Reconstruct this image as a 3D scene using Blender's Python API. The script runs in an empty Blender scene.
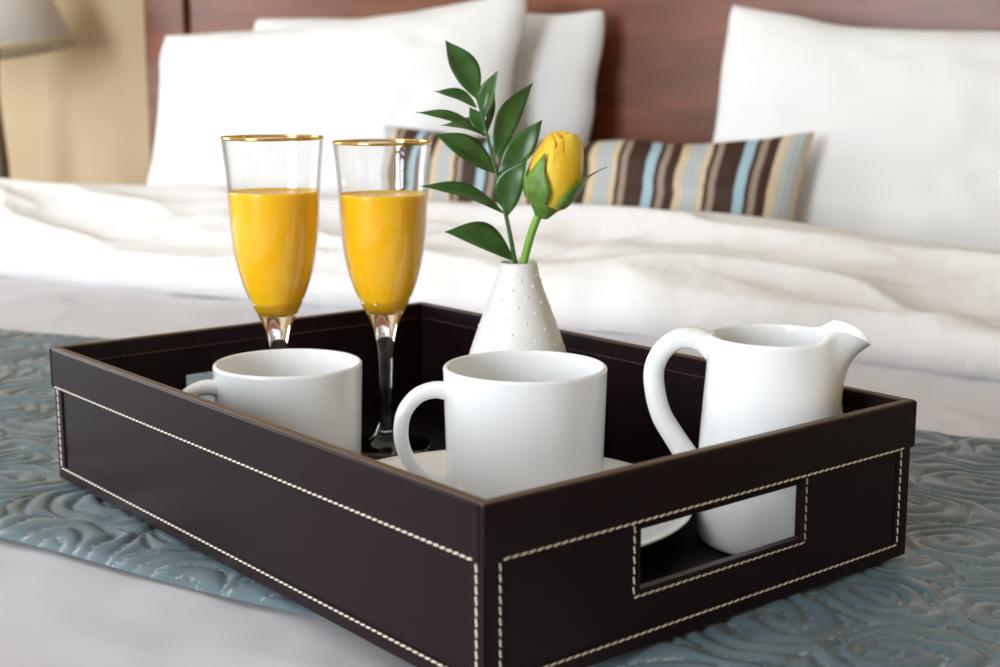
import bpy, math, random
import numpy as np
from mathutils import Vector, Matrix
random.seed(7)
scene = bpy.context.scene
C = scene.collection

# ------------------------------------------------------------------ camera, light, exposure
cam_d = bpy.data.cameras.new('camera')
cam = bpy.data.objects.new('camera', cam_d); C.objects.link(cam)
CAM = Vector((0.0068, -0.5623, 0.2631))
cam.location = CAM
cam.rotation_euler = (math.pi / 2 - 0.1768, 0, 0)
cam_d.sensor_width = 36.0
cam_d.lens = 50.508
cam_d.clip_start = 0.02
cam_d.dof.use_dof = True
cam_d.dof.focus_distance = 0.80
cam_d.dof.aperture_fstop = 9.5
scene.camera = cam

world = bpy.data.worlds.new('world'); scene.world = world
world.use_nodes = True
wbg = world.node_tree.nodes['Background']
wbg.inputs[0].default_value = (0.97, 0.98, 1.0, 1)
wbg.inputs[1].default_value = 2.0


def area(name, loc, target, sx, sy, power, col):
    d = bpy.data.lights.new(name, 'AREA'); d.shape = 'RECTANGLE'; d.size = sx; d.size_y = sy
    d.energy = power; d.color = col
    o = bpy.data.objects.new(name, d); C.objects.link(o)
    o.location = loc
    o.rotation_euler = (Vector(target) - Vector(loc)).to_track_quat('-Z', 'Y').to_euler()
    return o


# daylight from the bedroom windows: a big one on the left, a smaller one behind the viewer
BA = math.radians(28)            # the bed stands turned by this angle to the viewer; s runs across it, t towards its head


def bed_pt(s, t, z):
    return Vector((CAM.x + s * math.cos(BA) + t * math.sin(BA), CAM.y - s * math.sin(BA) + t * math.cos(BA), z))


SW, TW0, SE, TW1 = -3.1, -2.3, 1.7, 2.2        # room walls in bed axes
W1T0, W1T1, W1Z0, W1Z1 = 0.1, 1.3, 0.10, 1.30   # window in the left wall
W2S0, W2S1, W2Z0, W2Z1 = -1.8, -0.6, -0.05, 1.40  # window in the wall behind the viewer
area('window_daylight', bed_pt(SW + 0.03, (W1T0 + W1T1) / 2, (W1Z0 + W1Z1) / 2), bed_pt(0, (W1T0 + W1T1) / 2, (W1Z0 + W1Z1) / 2), W1T1 - W1T0, W1Z1 - W1Z0, 19, (0.84, 0.925, 1.0))
area('second_window_daylight', bed_pt((W2S0 + W2S1) / 2, TW0 + 0.03, (W2Z0 + W2Z1) / 2), bed_pt((W2S0 + W2S1) / 2, 0, (W2Z0 + W2Z1) / 2), W2S1 - W2S0, W2Z1 - W2Z0, 68, (0.84, 0.925, 1.0))

vs = scene.view_settings
vs.view_transform = 'Standard'; vs.look = 'None'; vs.gamma = 1.0; vs.use_curve_mapping = False
vs.exposure = 0.52
scene.cycles.use_denoising = True
scene.cycles.max_bounces = 14
scene.cycles.transmission_bounces = 14
scene.cycles.transparent_max_bounces = 12
scene.cycles.sample_clamp_indirect = 6.0


# ------------------------------------------------------------------ materials
def lin(r, g, b):
    f = lambda c: ((c / 255 + 0.055) / 1.055) ** 2.4 if c > 10 else c / 255 / 12.92
    return (f(r), f(g), f(b), 1)


def mat(name, col, rough=0.5, metal=0.0, spec=0.5, **kw):
    m = bpy.data.materials.new(name); m.use_nodes = True
    b = m.node_tree.nodes['Principled BSDF']
    b.inputs['Base Color'].default_value = col
    b.inputs['Roughness'].default_value = rough
    b.inputs['Metallic'].default_value = metal
    b.inputs['Specular IOR Level'].default_value = spec
    for k, v in kw.items():
        b.inputs[k.replace('_', ' ')].default_value = v
    return m


def node(m, typ, **kw):
    n = m.node_tree.nodes.new(typ)
    for k, v in kw.items():
        setattr(n, k, v)
    return n


def bsdf(m): return m.node_tree.nodes['Principled BSDF']


def link(m, a, b): m.node_tree.links.new(a, b)


def add_bump(m, scale, strength, dist=0.001, detail=4, vec='Object', stretch=None, kind='noise'):
    tc = node(m, 'ShaderNodeTexCoord')
    src = tc.outputs[vec]
    if stretch:
        mp = node(m, 'ShaderNodeMapping'); mp.inputs['Scale'].default_value = stretch
        link(m, src, mp.inputs['Vector']); src = mp.outputs['Vector']
    if kind == 'noise':
        t = node(m, 'ShaderNodeTexNoise'); t.inputs['Scale'].default_value = scale; t.inputs['Detail'].default_value = detail
        out = t.outputs['Fac']
    else:
        t = node(m, 'ShaderNodeTexVoronoi'); t.inputs['Scale'].default_value = scale
        out = t.outputs['Distance']
    link(m, src, t.inputs['Vector'])
    b = node(m, 'ShaderNodeBump'); b.inputs['Strength'].default_value = strength; b.inputs['Distance'].default_value = dist
    link(m, out, b.inputs['Height'])
    link(m, b.outputs['Normal'], bsdf(m).inputs['Normal'])
    return t, src


def noise_color(m, c1, c2, scale, stretch=(1, 1, 1), detail=5, lo=0.35, hi=0.65):
    tc = node(m, 'ShaderNodeTexCoord'); mp = node(m, 'ShaderNodeMapping')
    mp.inputs['Scale'].default_value = stretch
    t = node(m, 'ShaderNodeTexNoise'); t.inputs['Scale'].default_value = scale; t.inputs['Detail'].default_value = detail
    r = node(m, 'ShaderNodeValToRGB')
    r.color_ramp.elements[0].position = lo; r.color_ramp.elements[0].color = c1
    r.color_ramp.elements[1].position = hi; r.color_ramp.elements[1].color = c2
    link(m, tc.outputs['Object'], mp.inputs['Vector']); link(m, mp.outputs['Vector'], t.inputs['Vector'])
    link(m, t.outputs['Fac'], r.inputs['Fac']); link(m, r.outputs['Color'], bsdf(m).inputs['Base Color'])


M = {}
M['leather'] = mat('dark_leather', (0.0115, 0.0046, 0.0062, 1), 0.36, spec=0.15)
add_bump(M['leather'], 900, 0.12, 0.0004, 3)
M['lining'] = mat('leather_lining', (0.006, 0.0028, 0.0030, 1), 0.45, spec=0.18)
add_bump(M['lining'], 900, 0.12, 0.0004, 3)
M['edge'] = mat('raw_leather_edge', (0.075, 0.043, 0.026, 1), 0.45)
M['thread'] = mat('cream_thread', (0.68, 0.60, 0.48, 1), 0.7)
M['thread_dark'] = mat('brown_thread', (0.10, 0.035, 0.028, 1), 0.6)
M['porcelain'] = mat('white_porcelain', (0.87, 0.875, 0.885, 1), 0.04, spec=0.6)
M['bisque'] = mat('matt_white_ceramic', (0.80, 0.79, 0.775, 1), 0.38, spec=0.4)
add_bump(M['bisque'], 420, 0.25, 0.0006, 2)
M['glass'] = mat('clear_glass', (1, 1, 1, 1), 0.0, Transmission_Weight=1.0, IOR=1.47)
mb_ = bpy.data.materials.new('thin_clear_glass'); mb_.use_nodes = True
nt = mb_.node_tree; nt.nodes.remove(nt.nodes['Principled BSDF'])
tr = nt.nodes.new('ShaderNodeBsdfTransparent'); gl = nt.nodes.new('ShaderNodeBsdfGlossy'); gl.inputs['Roughness'].default_value = 0.0
fre = nt.nodes.new('ShaderNodeMapRange'); pw = nt.nodes.new('ShaderNodeMath'); pw.operation = 'POWER'; pw.inputs[1].default_value = 4.0
lwf = nt.nodes.new('ShaderNodeLayerWeight'); lwf.inputs['Blend'].default_value = 0.5
fre.inputs['To Min'].default_value = 0.045; fre.inputs['To Max'].default_value = 0.9
nt.links.new(lwf.outputs['Facing'], pw.inputs[0]); nt.links.new(pw.outputs[0], fre.inputs['Value'])
lw = nt.nodes.new('ShaderNodeLayerWeight'); lw.inputs['Blend'].default_value = 0.35
rmp = nt.nodes.new('ShaderNodeValToRGB'); rmp.color_ramp.elements[0].color = (1, 1, 1, 1); rmp.color_ramp.elements[1].color = (0.74, 0.73, 0.74, 1)
rmp.color_ramp.elements[0].position = 0.45
mxs = nt.nodes.new('ShaderNodeMixShader')
nt.links.new(lw.outputs['Facing'], rmp.inputs['Fac']); nt.links.new(rmp.outputs['Color'], tr.inputs['Color'])
nt.links.new(fre.outputs['Result'], mxs.inputs[0]); nt.links.new(tr.outputs[0], mxs.inputs[1]); nt.links.new(gl.outputs[0], mxs.inputs[2])
nt.links.new(mxs.outputs[0], nt.nodes['Material Output'].inputs['Surface'])
M['thin_glass'] = mb_
M['gold'] = mat('gold', (0.80, 0.52, 0.16, 1), 0.14, 1.0)
M['juice'] = mat('orange_juice', (1.0, 0.53, 0.012, 1), 0.25, spec=0.3)
bsdf(M['juice']).inputs['Subsurface Weight'].default_value = 0.6
bsdf(M['juice']).inputs['Subsurface Radius'].default_value = (1.0, 0.55, 0.08)
bsdf(M['juice']).inputs['Subsurface Scale'].default_value = 0.012
M['leaf'] = mat('glossy_leaf', (0.030, 0.085, 0.012, 1), 0.30, spec=0.5)
noise_color(M['leaf'], (0.020, 0.065, 0.008, 1), (0.045, 0.125, 0.022, 1), 60)
M['leaf_rib'] = mat('leaf_rib', (0.12, 0.24, 0.05, 1), 0.4)
M['stem_dark'] = mat('sprig_stem', (0.035, 0.11, 0.02, 1), 0.4)
M['stem'] = mat('rose_stem', (0.17, 0.36, 0.035, 1), 0.4)
M['sepal'] = mat('sepal_green', (0.10, 0.23, 0.03, 1), 0.45)
noise_color(M['sepal'], (0.06, 0.16, 0.02, 1), (0.16, 0.30, 0.05, 1), 130)
M['petal'] = mat('yellow_petal', (0.93, 0.56, 0.03, 1), 0.5)
noise_color(M['petal'], (0.86, 0.45, 0.012, 1), (0.98, 0.68, 0.07, 1), 55, (1, 1, .35))
bsdf(M['petal']).inputs['Subsurface Weight'].default_value = 0.25
bsdf(M['petal']).inputs['Subsurface Radius'].default_value = (1.0, 0.6, 0.1)
bsdf(M['petal']).inputs['Subsurface Scale'].default_value = 0.004
M['sheet'] = mat('white_cotton_sheet', (0.63, 0.615, 0.645, 1), 0.85, spec=0.2)
add_bump(M['sheet'], 8, 0.20, 0.008, 3, stretch=(1, 1.8, 1))
M['duvet'] = mat('white_duvet_cotton', (0.80, 0.775, 0.76, 1), 0.85, spec=0.2)
add_bump(M['duvet'], 18, 0.45, 0.010, 5, stretch=(1.6, 1, 1))
M['pillow'] = mat('white_pillowcase', (0.80, 0.79, 0.785, 1), 0.85, spec=0.2)
add_bump(M['pillow'], 7, 0.45, 0.02, 4)
M['wall'] = mat('beige_wall_paint', lin(206, 185, 151), 0.8, spec=0.2)
add_bump(M['wall'], 300, 0.1, 0.001, 2)
M['floor'] = mat('brown_carpet', (0.22, 0.16, 0.11, 1), 0.95)
add_bump(M['floor'], 400, 0.5, 0.004, 2)
M['wood'] = mat('mahogany', (0.12, 0.035, 0.02, 1), 0.34, spec=0.4)
noise_color(M['wood'], (0.135, 0.038, 0.016, 1), (0.25, 0.080, 0.034, 1), 5, (1.0, 1.0, 7.0), 6, 0.25, 0.75)
M['shade'] = mat('cream_lampshade', (0.92, 0.90, 0.86, 1), 0.8)
mtr = M['shade'].node_tree; tb = mtr.nodes.new('ShaderNodeBsdfTranslucent'); tb.inputs[0].default_value = (0.95, 0.93, 0.88, 1)
mx_ = mtr.nodes.new('ShaderNodeMixShader'); mx_.inputs[0].default_value = 0.45
mtr.links.new(mtr.nodes['Principled BSDF'].outputs[0], mx_.inputs[1]); mtr.links.new(tb.outputs[0], mx_.inputs[2])
mtr.links.new(mx_.outputs[0], mtr.nodes['Material Output'].inputs['Surface'])
M['shade_in'] = mat('lampshade_lining', (0.50, 0.42, 0.24, 1), 0.8)
M['bronze'] = mat('dark_bronze', (0.16, 0.11, 0.065, 1), 0.4, 0.5)
M['mattress'] = mat('mattress_ticking', (0.7, 0.68, 0.66, 1), 0.9)

# satin runner: colour from the quilting (thread lies in the groove), weave bump
mq = mat('blue_satin', (0.16, 0.235, 0.275, 1), 0.34, spec=0.55, Sheen_Weight=0.1)
at_n = node(mq, 'ShaderNodeAttribute'); at_n.attribute_name = 'thread'
tcq = node(mq, 'ShaderNodeTexCoord')
nq = node(mq, 'ShaderNodeTexNoise'); nq.inputs['Scale'].default_value = 330; nq.inputs['Detail'].default_value = 1
link(mq, tcq.outputs['Object'], nq.inputs['Vector'])
rq = node(mq, 'ShaderNodeValToRGB'); rq.color_ramp.elements[0].position = 0.44; rq.color_ramp.elements[1].position = 0.56
link(mq, nq.outputs['Fac'], rq.inputs['Fac'])
mul = node(mq, 'ShaderNodeMath', operation='MULTIPLY')
link(mq, at_n.outputs['Fac'], mul.inputs[0]); link(mq, rq.outputs['Color'], mul.inputs[1])
n2 = node(mq, 'ShaderNodeTexNoise'); n2.inputs['Scale'].default_value = 7; n2.inputs['Detail'].default_value = 5
link(mq, tcq.outputs['Object'], n2.inputs['Vector'])
r2 = node(mq, 'ShaderNodeValToRGB')
r2.color_ramp.elements[0].position = 0.3; r2.color_ramp.elements[0].color = (0.075, 0.118, 0.142, 1)
r2.color_ramp.elements[1].position = 0.7; r2.color_ramp.elements[1].color = (0.112, 0.162, 0.186, 1)
link(mq, n2.outputs['Fac'], r2.inputs['Fac'])
mixq = node(mq, 'ShaderNodeMix', data_type='RGBA')
link(mq, mul.outputs[0], mixq.inputs['Factor']); link(mq, r2.outputs['Color'], mixq.inputs[6])
mixq.inputs[7].default_value = (0.34, 0.40, 0.42, 1)
link(mq, mixq.outputs[2], bsdf(mq).inputs['Base Color'])
M['satin'] = mq

# striped lumbar fabric
ms = mat('striped_fabric', (0.1, 0.05, 0.03, 1), 0.6, spec=0.3)
tcs = node(ms, 'ShaderNodeTexCoord'); sep = node(ms, 'ShaderNodeSeparateXYZ')
at_s = node(ms, 'ShaderNodeAttribute'); at_s.attribute_name = 'across'
mulS = node(ms, 'ShaderNodeMath', operation='MULTIPLY'); mulS.inputs[1].default_value = 1 / 0.126
frS = node(ms, 'ShaderNodeMath', operation='FRACT')
adS = node(ms, 'ShaderNodeMath', operation='ADD'); adS.inputs[1].default_value = 0.10
link(ms, at_s.outputs['Fac'], mulS.inputs[0]); link(ms, mulS.outputs[0], adS.inputs[0]); link(ms, adS.outputs[0], frS.inputs[0])
ramp = node(ms, 'ShaderNodeValToRGB'); cr = ramp.color_ramp; cr.interpolation = 'CONSTANT'
TAN = lin(204, 183, 152); BLU = lin(160, 176, 188); BRN = lin(58, 36, 24); CRM = lin(150, 132, 116); SKY = lin(156, 184, 194)
stops = [(0, TAN), (.095, BLU), (.13, TAN), (.15, BLU), (.20, TAN), (.22, BLU), (.255, TAN), (.325, BRN), (.375, CRM), (.445, BRN), (.655, SKY), (.765, BRN), (.815, CRM), (.89, BRN)]
cr.elements[0].position = 0; cr.elements[0].color = stops[0][1]
cr.elements[1].position = stops[1][0]; cr.elements[1].color = stops[1][1]
for p, c in stops[2:]:
    e = cr.elements.new(p); e.color = c
link(ms, frS.outputs[0], ramp.inputs['Fac']); link(ms, ramp.outputs['Color'], bsdf(ms).inputs['Base Color'])
M['stripe'] = ms


# ------------------------------------------------------------------ mesh helpers
def tag(o, label=None, cat=None, group=None, kind=None):
    if label: o['label'] = label
    if cat: o['category'] = cat
    if group: o['group'] = group
    if kind: o['kind'] = kind
    return o


def empty(name, loc=(0, 0, 0), rz=0.0):
    o = bpy.data.objects.new(name, None); C.objects.link(o)
    o.location = loc; o.rotation_euler = (0, 0, rz); o.empty_display_size = 0.02
    return o


def make(name, verts, faces, m, parent=None, smooth=True):
    me = bpy.data.meshes.new(name)
    me.from_pydata([tuple(map(float, v)) for v in verts], [], [tuple(int(i) for i in f) for f in faces])
    if smooth:
        me.polygons.foreach_set('use_smooth', [True] * len(me.polygons))
    me.materials.append(m); me.update()
    o = bpy.data.objects.new(name, me); C.objects.link(o)
    if parent: o.parent = parent
    return o


class MB:
    def __init__(self): self.v = []; self.f = []

    def add(self, v, f):
        n = len(self.v); self.v += [tuple(p) for p in v]; self.f += [tuple(i + n for i in q) for q in f]
        return self

    def box(self, x0, x1, y0, y1, z0, z1):
        v = [(x, y, z) for z in (z0, z1) for y in (y0, y1) for x in (x0, x1)]
        return self.add(v, [(0, 2, 3, 1), (4, 5, 7, 6), (0, 1, 5, 4), (2, 6, 7, 3), (0, 4, 6, 2), (1, 3, 7, 5)])

    def build(self, name, m, parent=None, smooth=False, bevel=0, seg=2):
        o = make(name, self.v, self.f, m, parent, smooth)
        if bevel: bev(o, bevel, seg)
        return o


def bev(o, w, seg=2):
    o.data.polygons.foreach_set('use_smooth', [True] * len(o.data.polygons))
    b = o.modifiers.new('bevel', 'BEVEL'); b.width = w; b.segments = seg; b.limit_method = 'ANGLE'
    b.harden_normals = False
    n = o.modifiers.new('wn', 'WEIGHTED_NORMAL'); n.keep_sharp = True
    return o


def grid_faces(nu, nv, wrap_u=False, wrap_v=False):
    f = []
    for i in range(nu if wrap_u else nu - 1):
        for j in range(nv if wrap_v else nv - 1):
            i2 = (i + 1) % nu; j2 = (j + 1) % nv
            f.append((i * nv + j, i2 * nv + j, i2 * nv + j2, i * nv + j2))
    return f


def lathe(profile, seg=64, closed=False, deform=None):
    """profile: [(r, z)] from the axis round to the axis (or closed ring)."""
    v = []; f = []
    n = len(profile)
    for k in range(seg):
        a = 2 * math.pi * k / seg
        for r, z in profile:
            v.append((r * math.cos(a), r * math.sin(a), z))
    for k in range(seg):
        k2 = (k + 1) % seg
        for j in range(n if closed else n - 1):
            j2 = (j + 1) % n
            a, b, c, d = k * n + j, k2 * n + j, k2 * n + j2, k * n + j2
            if profile[j][0] < 1e-6 and profile[j2][0] < 1e-6: continue
            if profile[j][0] < 1e-6: f.append((a, c, d))
            elif profile[j2][0] < 1e-6: f.append((a, b, d))
            else: f.append((a, b, c, d))
    if deform: v = [deform(p) for p in v]
    return v, f


def smooth_profile(pts, n=8):
    """Catmull-Rom through (r, z) points."""
    out = []
    P = [pts[0]] + list(pts) + [pts[-1]]
    for i in range(1, len(P) - 2):
        for k in range(n):
            t = k / n
            q = []
            for d in range(len(pts[0])):
                p0, p1, p2, p3 = P[i - 1][d], P[i][d], P[i + 1][d], P[i + 2][d]
                q.append(0.5 * ((2 * p1) + (-p0 + p2) * t + (2 * p0 - 5 * p1 + 4 * p2 - p3) * t * t + (-p0 + 3 * p1 - 3 * p2 + p3) * t ** 3))
            out.append(tuple(q))
    out.append(tuple(pts[-1]))
    return out


def tube(path, rad, m=None, seg=16, side=None, caps=True, power=2.0):
    """path: list of Vector; rad: list of (a, b) half-widths (a along side, b in-plane)."""
    v = []; n = len(path)
    for i, p in enumerate(path):
        p = Vector(p)
        t = (Vector(path[min(i + 1, n - 1)]) - Vector(path[max(i - 1, 0)])).normalized()
        s = Vector(side) if side else t.orthogonal().normalized() if i == 0 else prev
        s = (s - t * s.dot(t)).normalized(); prev = s
        b = t.cross(s)
        ra, rb = rad[i] if isinstance(rad[i], tuple) else (rad[i], rad[i])
        for k in range(seg):
            a = 2 * math.pi * k / seg
            ca, sa = math.cos(a), math.sin(a)
            ca = math.copysign(abs(ca) ** (2 / power), ca); sa = math.copysign(abs(sa) ** (2 / power), sa)
            v.append(p + s * (ra * ca) + b * (rb * sa))
    f = grid_faces(n, seg, wrap_v=True)
    if caps:
        f.append(tuple(range(seg))); f.append(tuple((n - 1) * seg + k for k in reversed(range(seg))))
    return v, f


class Noise:
    def __init__(self, seed): self.g = np.random.RandomState(seed).rand(256, 256)

    def __call__(self, x, y):
        x = np.asarray(x, float); y = np.asarray(y, float)
        xi = np.floor(x).astype(int); yi = np.floor(y).astype(int); fx = x - xi; fy = y - yi
        fx = fx * fx * fx * (fx * (fx * 6 - 15) + 10); fy = fy * fy * fy * (fy * (fy * 6 - 15) + 10)
        g = self.g
        a = g[xi % 256, yi % 256]; b = g[(xi + 1) % 256, yi % 256]; c = g[xi % 256, (yi + 1) % 256]; d = g[(xi + 1) % 256, (yi + 1) % 256]
        return (a * (1 - fx) + b * fx) * (1 - fy) + (c * (1 - fx) + d * fx) * fy - 0.5


def sstep(a, b, x):
    q = np.clip((x - a) / (b - a), 0, 1); return q * q * (3 - 2 * q)


# ------------------------------------------------------------------ the bed's own axes: s across, t towards the headboard
def place_bed(o):
    o.location = (CAM.x, CAM.y, 0); o.rotation_euler = (0, 0, -BA); return o


SL, SR, TF, TB = -1.88, 0.13, -0.06, 2.09      # mattress outline
SHEET_Z = -0.013
FLOOR_Z = -0.62

# ------------------------------------------------------------------ setting
CEIL = 1.95
def setting(name, b, m, bevel=0):
    return place_bed(tag(b.build(name, m, bevel=bevel), kind='structure'))
setting('floor', MB().box(SW, SE, TW0, TW1, FLOOR_Z - 0.05, FLOOR_Z), M['floor'])
setting('ceiling', MB().box(SW - 0.1, SE + 0.1, TW0 - 0.1, TW1 + 0.1, CEIL, CEIL + 0.05), mat('white_ceiling_paint', (0.78, 0.77, 0.75, 1), 0.9))
setting('wall_back', MB().box(SW - 0.1, SE + 0.1, TW1, TW1 + 0.1, FLOOR_Z, CEIL), M['wall'])
setting('wall_right', MB().box(SE, SE + 0.1, TW0, TW1, FLOOR_Z, CEIL), M['wall'])
setting('wall_left', MB().box(SW - 0.1, SW, TW0, W1T0, FLOOR_Z, CEIL).box(SW - 0.1, SW, W1T1, TW1, FLOOR_Z, CEIL).box(SW - 0.1, SW, W1T0, W1T1, FLOOR_Z, W1Z0).box(SW - 0.1, SW, W1T0, W1T1, W1Z1, CEIL), M['wall'])
setting('wall_front', MB().box(SW - 0.1, W2S0, TW0 - 0.1, TW0, FLOOR_Z, CEIL).box(W2S1, SE + 0.1, TW0 - 0.1, TW0, FLOOR_Z, CEIL).box(W2S0, W2S1, TW0 - 0.1, TW0, FLOOR_Z, W2Z0).box(W2S0, W2S1, TW0 - 0.1, TW0, W2Z1, CEIL), M['wall'])
fr = mat('white_window_paint', (0.8, 0.8, 0.78, 1), 0.4)
b = MB()
for k in range(3):
    tt = W1T0 + (W1T1 - W1T0 - 0.05) * k / 2
    b.box(SW - 0.08, SW - 0.03, tt, tt + 0.05, W1Z0, W1Z1)
b.box(SW - 0.08, SW - 0.03, W1T0, W1T1, W1Z0, W1Z0 + 0.05).box(SW - 0.08, SW - 0.03, W1T0, W1T1, W1Z1 - 0.05, W1Z1)
setting('window_1', b, fr)
b = MB()
for k in range(3):
    ss = W2S0 + (W2S1 - W2S0 - 0.05) * k / 2
    b.box(ss, ss + 0.05, TW0 - 0.08, TW0 - 0.03, W2Z0, W2Z1)
b.box(W2S0, W2S1, TW0 - 0.08, TW0 - 0.03, W2Z0, W2Z0 + 0.05).box(W2S0, W2S1, TW0 - 0.08, TW0 - 0.03, W2Z1 - 0.05, W2Z1)
setting('window_2', b, fr)
place_bed(tag(MB().box(SW, -1.94, 2.185, 2.2, FLOOR_Z, FLOOR_Z + 0.1).build('baseboard_back', mat('white_trim', (0.75, 0.73, 0.7, 1), 0.4), bevel=0.003), kind='structure'))

# ------------------------------------------------------------------ bed with headboard
bed = place_bed(tag(empty('bed'), 'mahogany bed with a tall dark polished panel headboard', 'bed'))
bed.location.z = FLOOR_Z
def bedpart(name, b, m, bevel=0.004):
    o = b.build(name, m, bed, bevel=bevel); return o
oz = -FLOOR_Z
HL = -1.905; HT = 2.12
bedpart('headboard_panel', MB().box(HL + 0.103, SR - 0.05, HT + 0.012, HT + 0.05, 0.15, oz + 0.62), M['wood'])
bedpart('headboard_post', MB().box(HL, HL + 0.098, HT, HT + 0.07, 0, oz + 0.66), M['wood'])
bedpart('headboard_post', MB().box(SR - 0.045, SR + 0.055, HT, HT + 0.07, 0, oz + 0.66), M['wood'])
bedpart('headboard_top_rail', MB().box(HL - 0.02, SR + 0.075, HT - 0.012, HT + 0.075, oz + 0.66, oz + 0.71), M['wood'])
bedpart('side_rail', MB().box(SL - 0.005, SL + 0.02, TF, HT, 0.16, 0.34), M['wood'])
bedpart('side_rail', MB().box(SR - 0.02, SR + 0.005, TF, HT, 0.16, 0.34), M['wood'])
bedpart('foot_rail', MB().box(SL - 0.005, SR + 0.005, TF - 0.025, TF, 0.16, 0.34), M['wood'])
for sx in (SL + 0.02, SR - 0.09):
    bedpart('leg', MB().box(sx, sx + 0.07, TF + 0.02, TF + 0.09, 0, 0.16), M['wood'])
bedpart('mattress', MB().box(SL + 0.022, SR - 0.022, TF + 0.004, TB, 0.2, oz + SHEET_Z - 0.007), M['mattress'], 0.03)

# ------------------------------------------------------------------ draped cloth sheets in bed axes
N1, N2, N3, N4 = Noise(3), Noise(11), Noise(23), Noise(31)


def sheet_h(s, t):
    w = s + 0.10 * N1(s * 3, t * 3)
    z = 0.0045 * N1(s * 5 + 3, t * 4) + 0.0026 * N2(s * 16, t * 12) + 0.0009 * N4(s * 38 + t * 20, t * 30)
    r = 1 - np.abs(2 * N3(w * 7 + t * 5, t * 11 - s * 5))
    return SHEET_Z + z + 0.0016 * np.clip(r - 0.72, 0, 1) / 0.28


def drape(S, T, Z, s0, s1, rad=0.03):
    """bend the parts that reach past the mattress sides downwards"""
    S = S.copy(); Z = Z.copy()
    for sgn, edge in ((-1, s0), (1, s1)):
        d = sgn * (S - edge)
        m = d > 0
        a = np.clip(d / rad, 0, math.pi / 2)
        S = np.where(m, edge + sgn * rad * np.sin(a), S)
        Z = np.where(m, Z - rad * (1 - np.cos(a)) - np.clip(d - rad * math.pi / 2, 0, None), Z)
    return S, Z


def cloth(name, s, t, zf, m, over=True):
    S, T = np.meshgrid(s, t, indexing='ij')
    Z = zf(S, T)
    S2, Z2 = drape(S, T, Z, SL, SR) if over else (S, Z)
    V = np.stack([S2, T, Z2], -1).reshape(-1, 3)
    o = make(name, V, grid_faces(len(s), len(t)), m)
    place_bed(o)
    return o


s_ax = np.linspace(SL - 0.32, SR + 0.32, 330)
t_ax = np.linspace(TF + 0.0, TB, 300)
o = cloth('bed_sheet', s_ax, t_ax, sheet_h, M['sheet'])
tag(o, 'smooth white cotton sheet stretched over the mattress', 'sheet')
sol = o.modifiers.new('thick', 'SOLIDIFY'); sol.thickness = 0.0012; sol.offset = -1

# quilted runner
R0, R1 = 0.574, 1.100
rs = np.random.RandomState(5)
gx = []
for i in range(30):
    for j in range(8):
        gx.append((-2.25 + i * 0.0875 + 0.03 * (j % 2) + rs.uniform(-.03, .03), R0 - 0.02 + j * 0.083 + rs.uniform(-.026, .026), rs.uniform(0, 2 * math.pi), rs.choice([-1, 1])))
gx = np.array(gx)
thread_store = {}


def runner_h(S, T):
    ws = S + 0.026 * N1(S * 16, T * 16) + 0.010 * N3(S * 45, T * 45)
    wt = T + 0.026 * N2(S * 16 + 9, T * 16) + 0.010 * N4(S * 45, T * 45)
    best = np.full(S.shape, 9.0); second = np.full(S.shape, 9.0); ph = np.zeros(S.shape)
    for cx, cy, a0, sg in gx:
        dx = ws - cx; dy = (wt - cy)
        d = np.hypot(dx, dy * 1.15)
        p = d / 0.0160 + sg * (np.arctan2(dy, dx) + a0) / (2 * math.pi)
        nb = d < best
        second = np.where(nb, best, np.minimum(second, d))
        ph = np.where(nb, p, ph); best = np.where(nb, d, best)
    saw = np.abs(np.sin(math.pi * ph))
    border = np.clip((second - best) / 0.010, 0, 1)
    saw = np.minimum(saw, np.sin(border * math.pi / 2))
    puff = saw ** 0.55
    thread_store['v'] = np.clip(1.3 - saw / 0.20, 0, 1)
    d = np.minimum(T - R0, R1 - T)
    roll = np.sqrt(np.clip(1 - (1 - np.clip(d / 0.022, 0, 1)) ** 2, 0, 1))
    base = SHEET_Z + 0.0035
    top = -0.0046 + 0.0036 * puff + 0.0014 * N2(S * 7, T * 7) + 0.0016 * N3(S * 60 + 5, T * 60)
    return np.minimum(base + (top - base) * roll, -0.0003)


s_ax = np.concatenate([np.linspace(SL - 0.3, -1.30, 140, endpoint=False), np.linspace(-1.30, SR - 0.02, 780, endpoint=False), np.linspace(SR - 0.02, SR + 0.3, 70)])
t_ax = np.concatenate([np.linspace(R0, R0 + 0.03, 16, endpoint=False), np.linspace(R0 + 0.03, R1 - 0.03, 290, endpoint=False), np.linspace(R1 - 0.03, R1, 14)])
# gentle sway of the runner's edges
def sway(s): return 0.006 * np.sin(s * 7 + 1) + 0.004 * np.sin(s * 17)
S, T = np.meshgrid(s_ax, t_ax, indexing='ij')
Z = runner_h(S, T)
T2 = T + sway(S)
S2, Z2 = drape(S, T, Z, SL, SR, 0.036)
o = make('quilted_runner', np.stack([S2, T2, Z2], -1).reshape(-1, 3), grid_faces(len(s_ax), len(t_ax)), M['satin'])
att = o.data.attributes.new('thread', 'FLOAT', 'POINT'); att.data.foreach_set('value', thread_store['v'].reshape(-1).astype(np.float32))
place_bed(o)
tag(o, 'blue-grey satin bed runner quilted in swirls, lying under the tray', 'bed runner')


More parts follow.
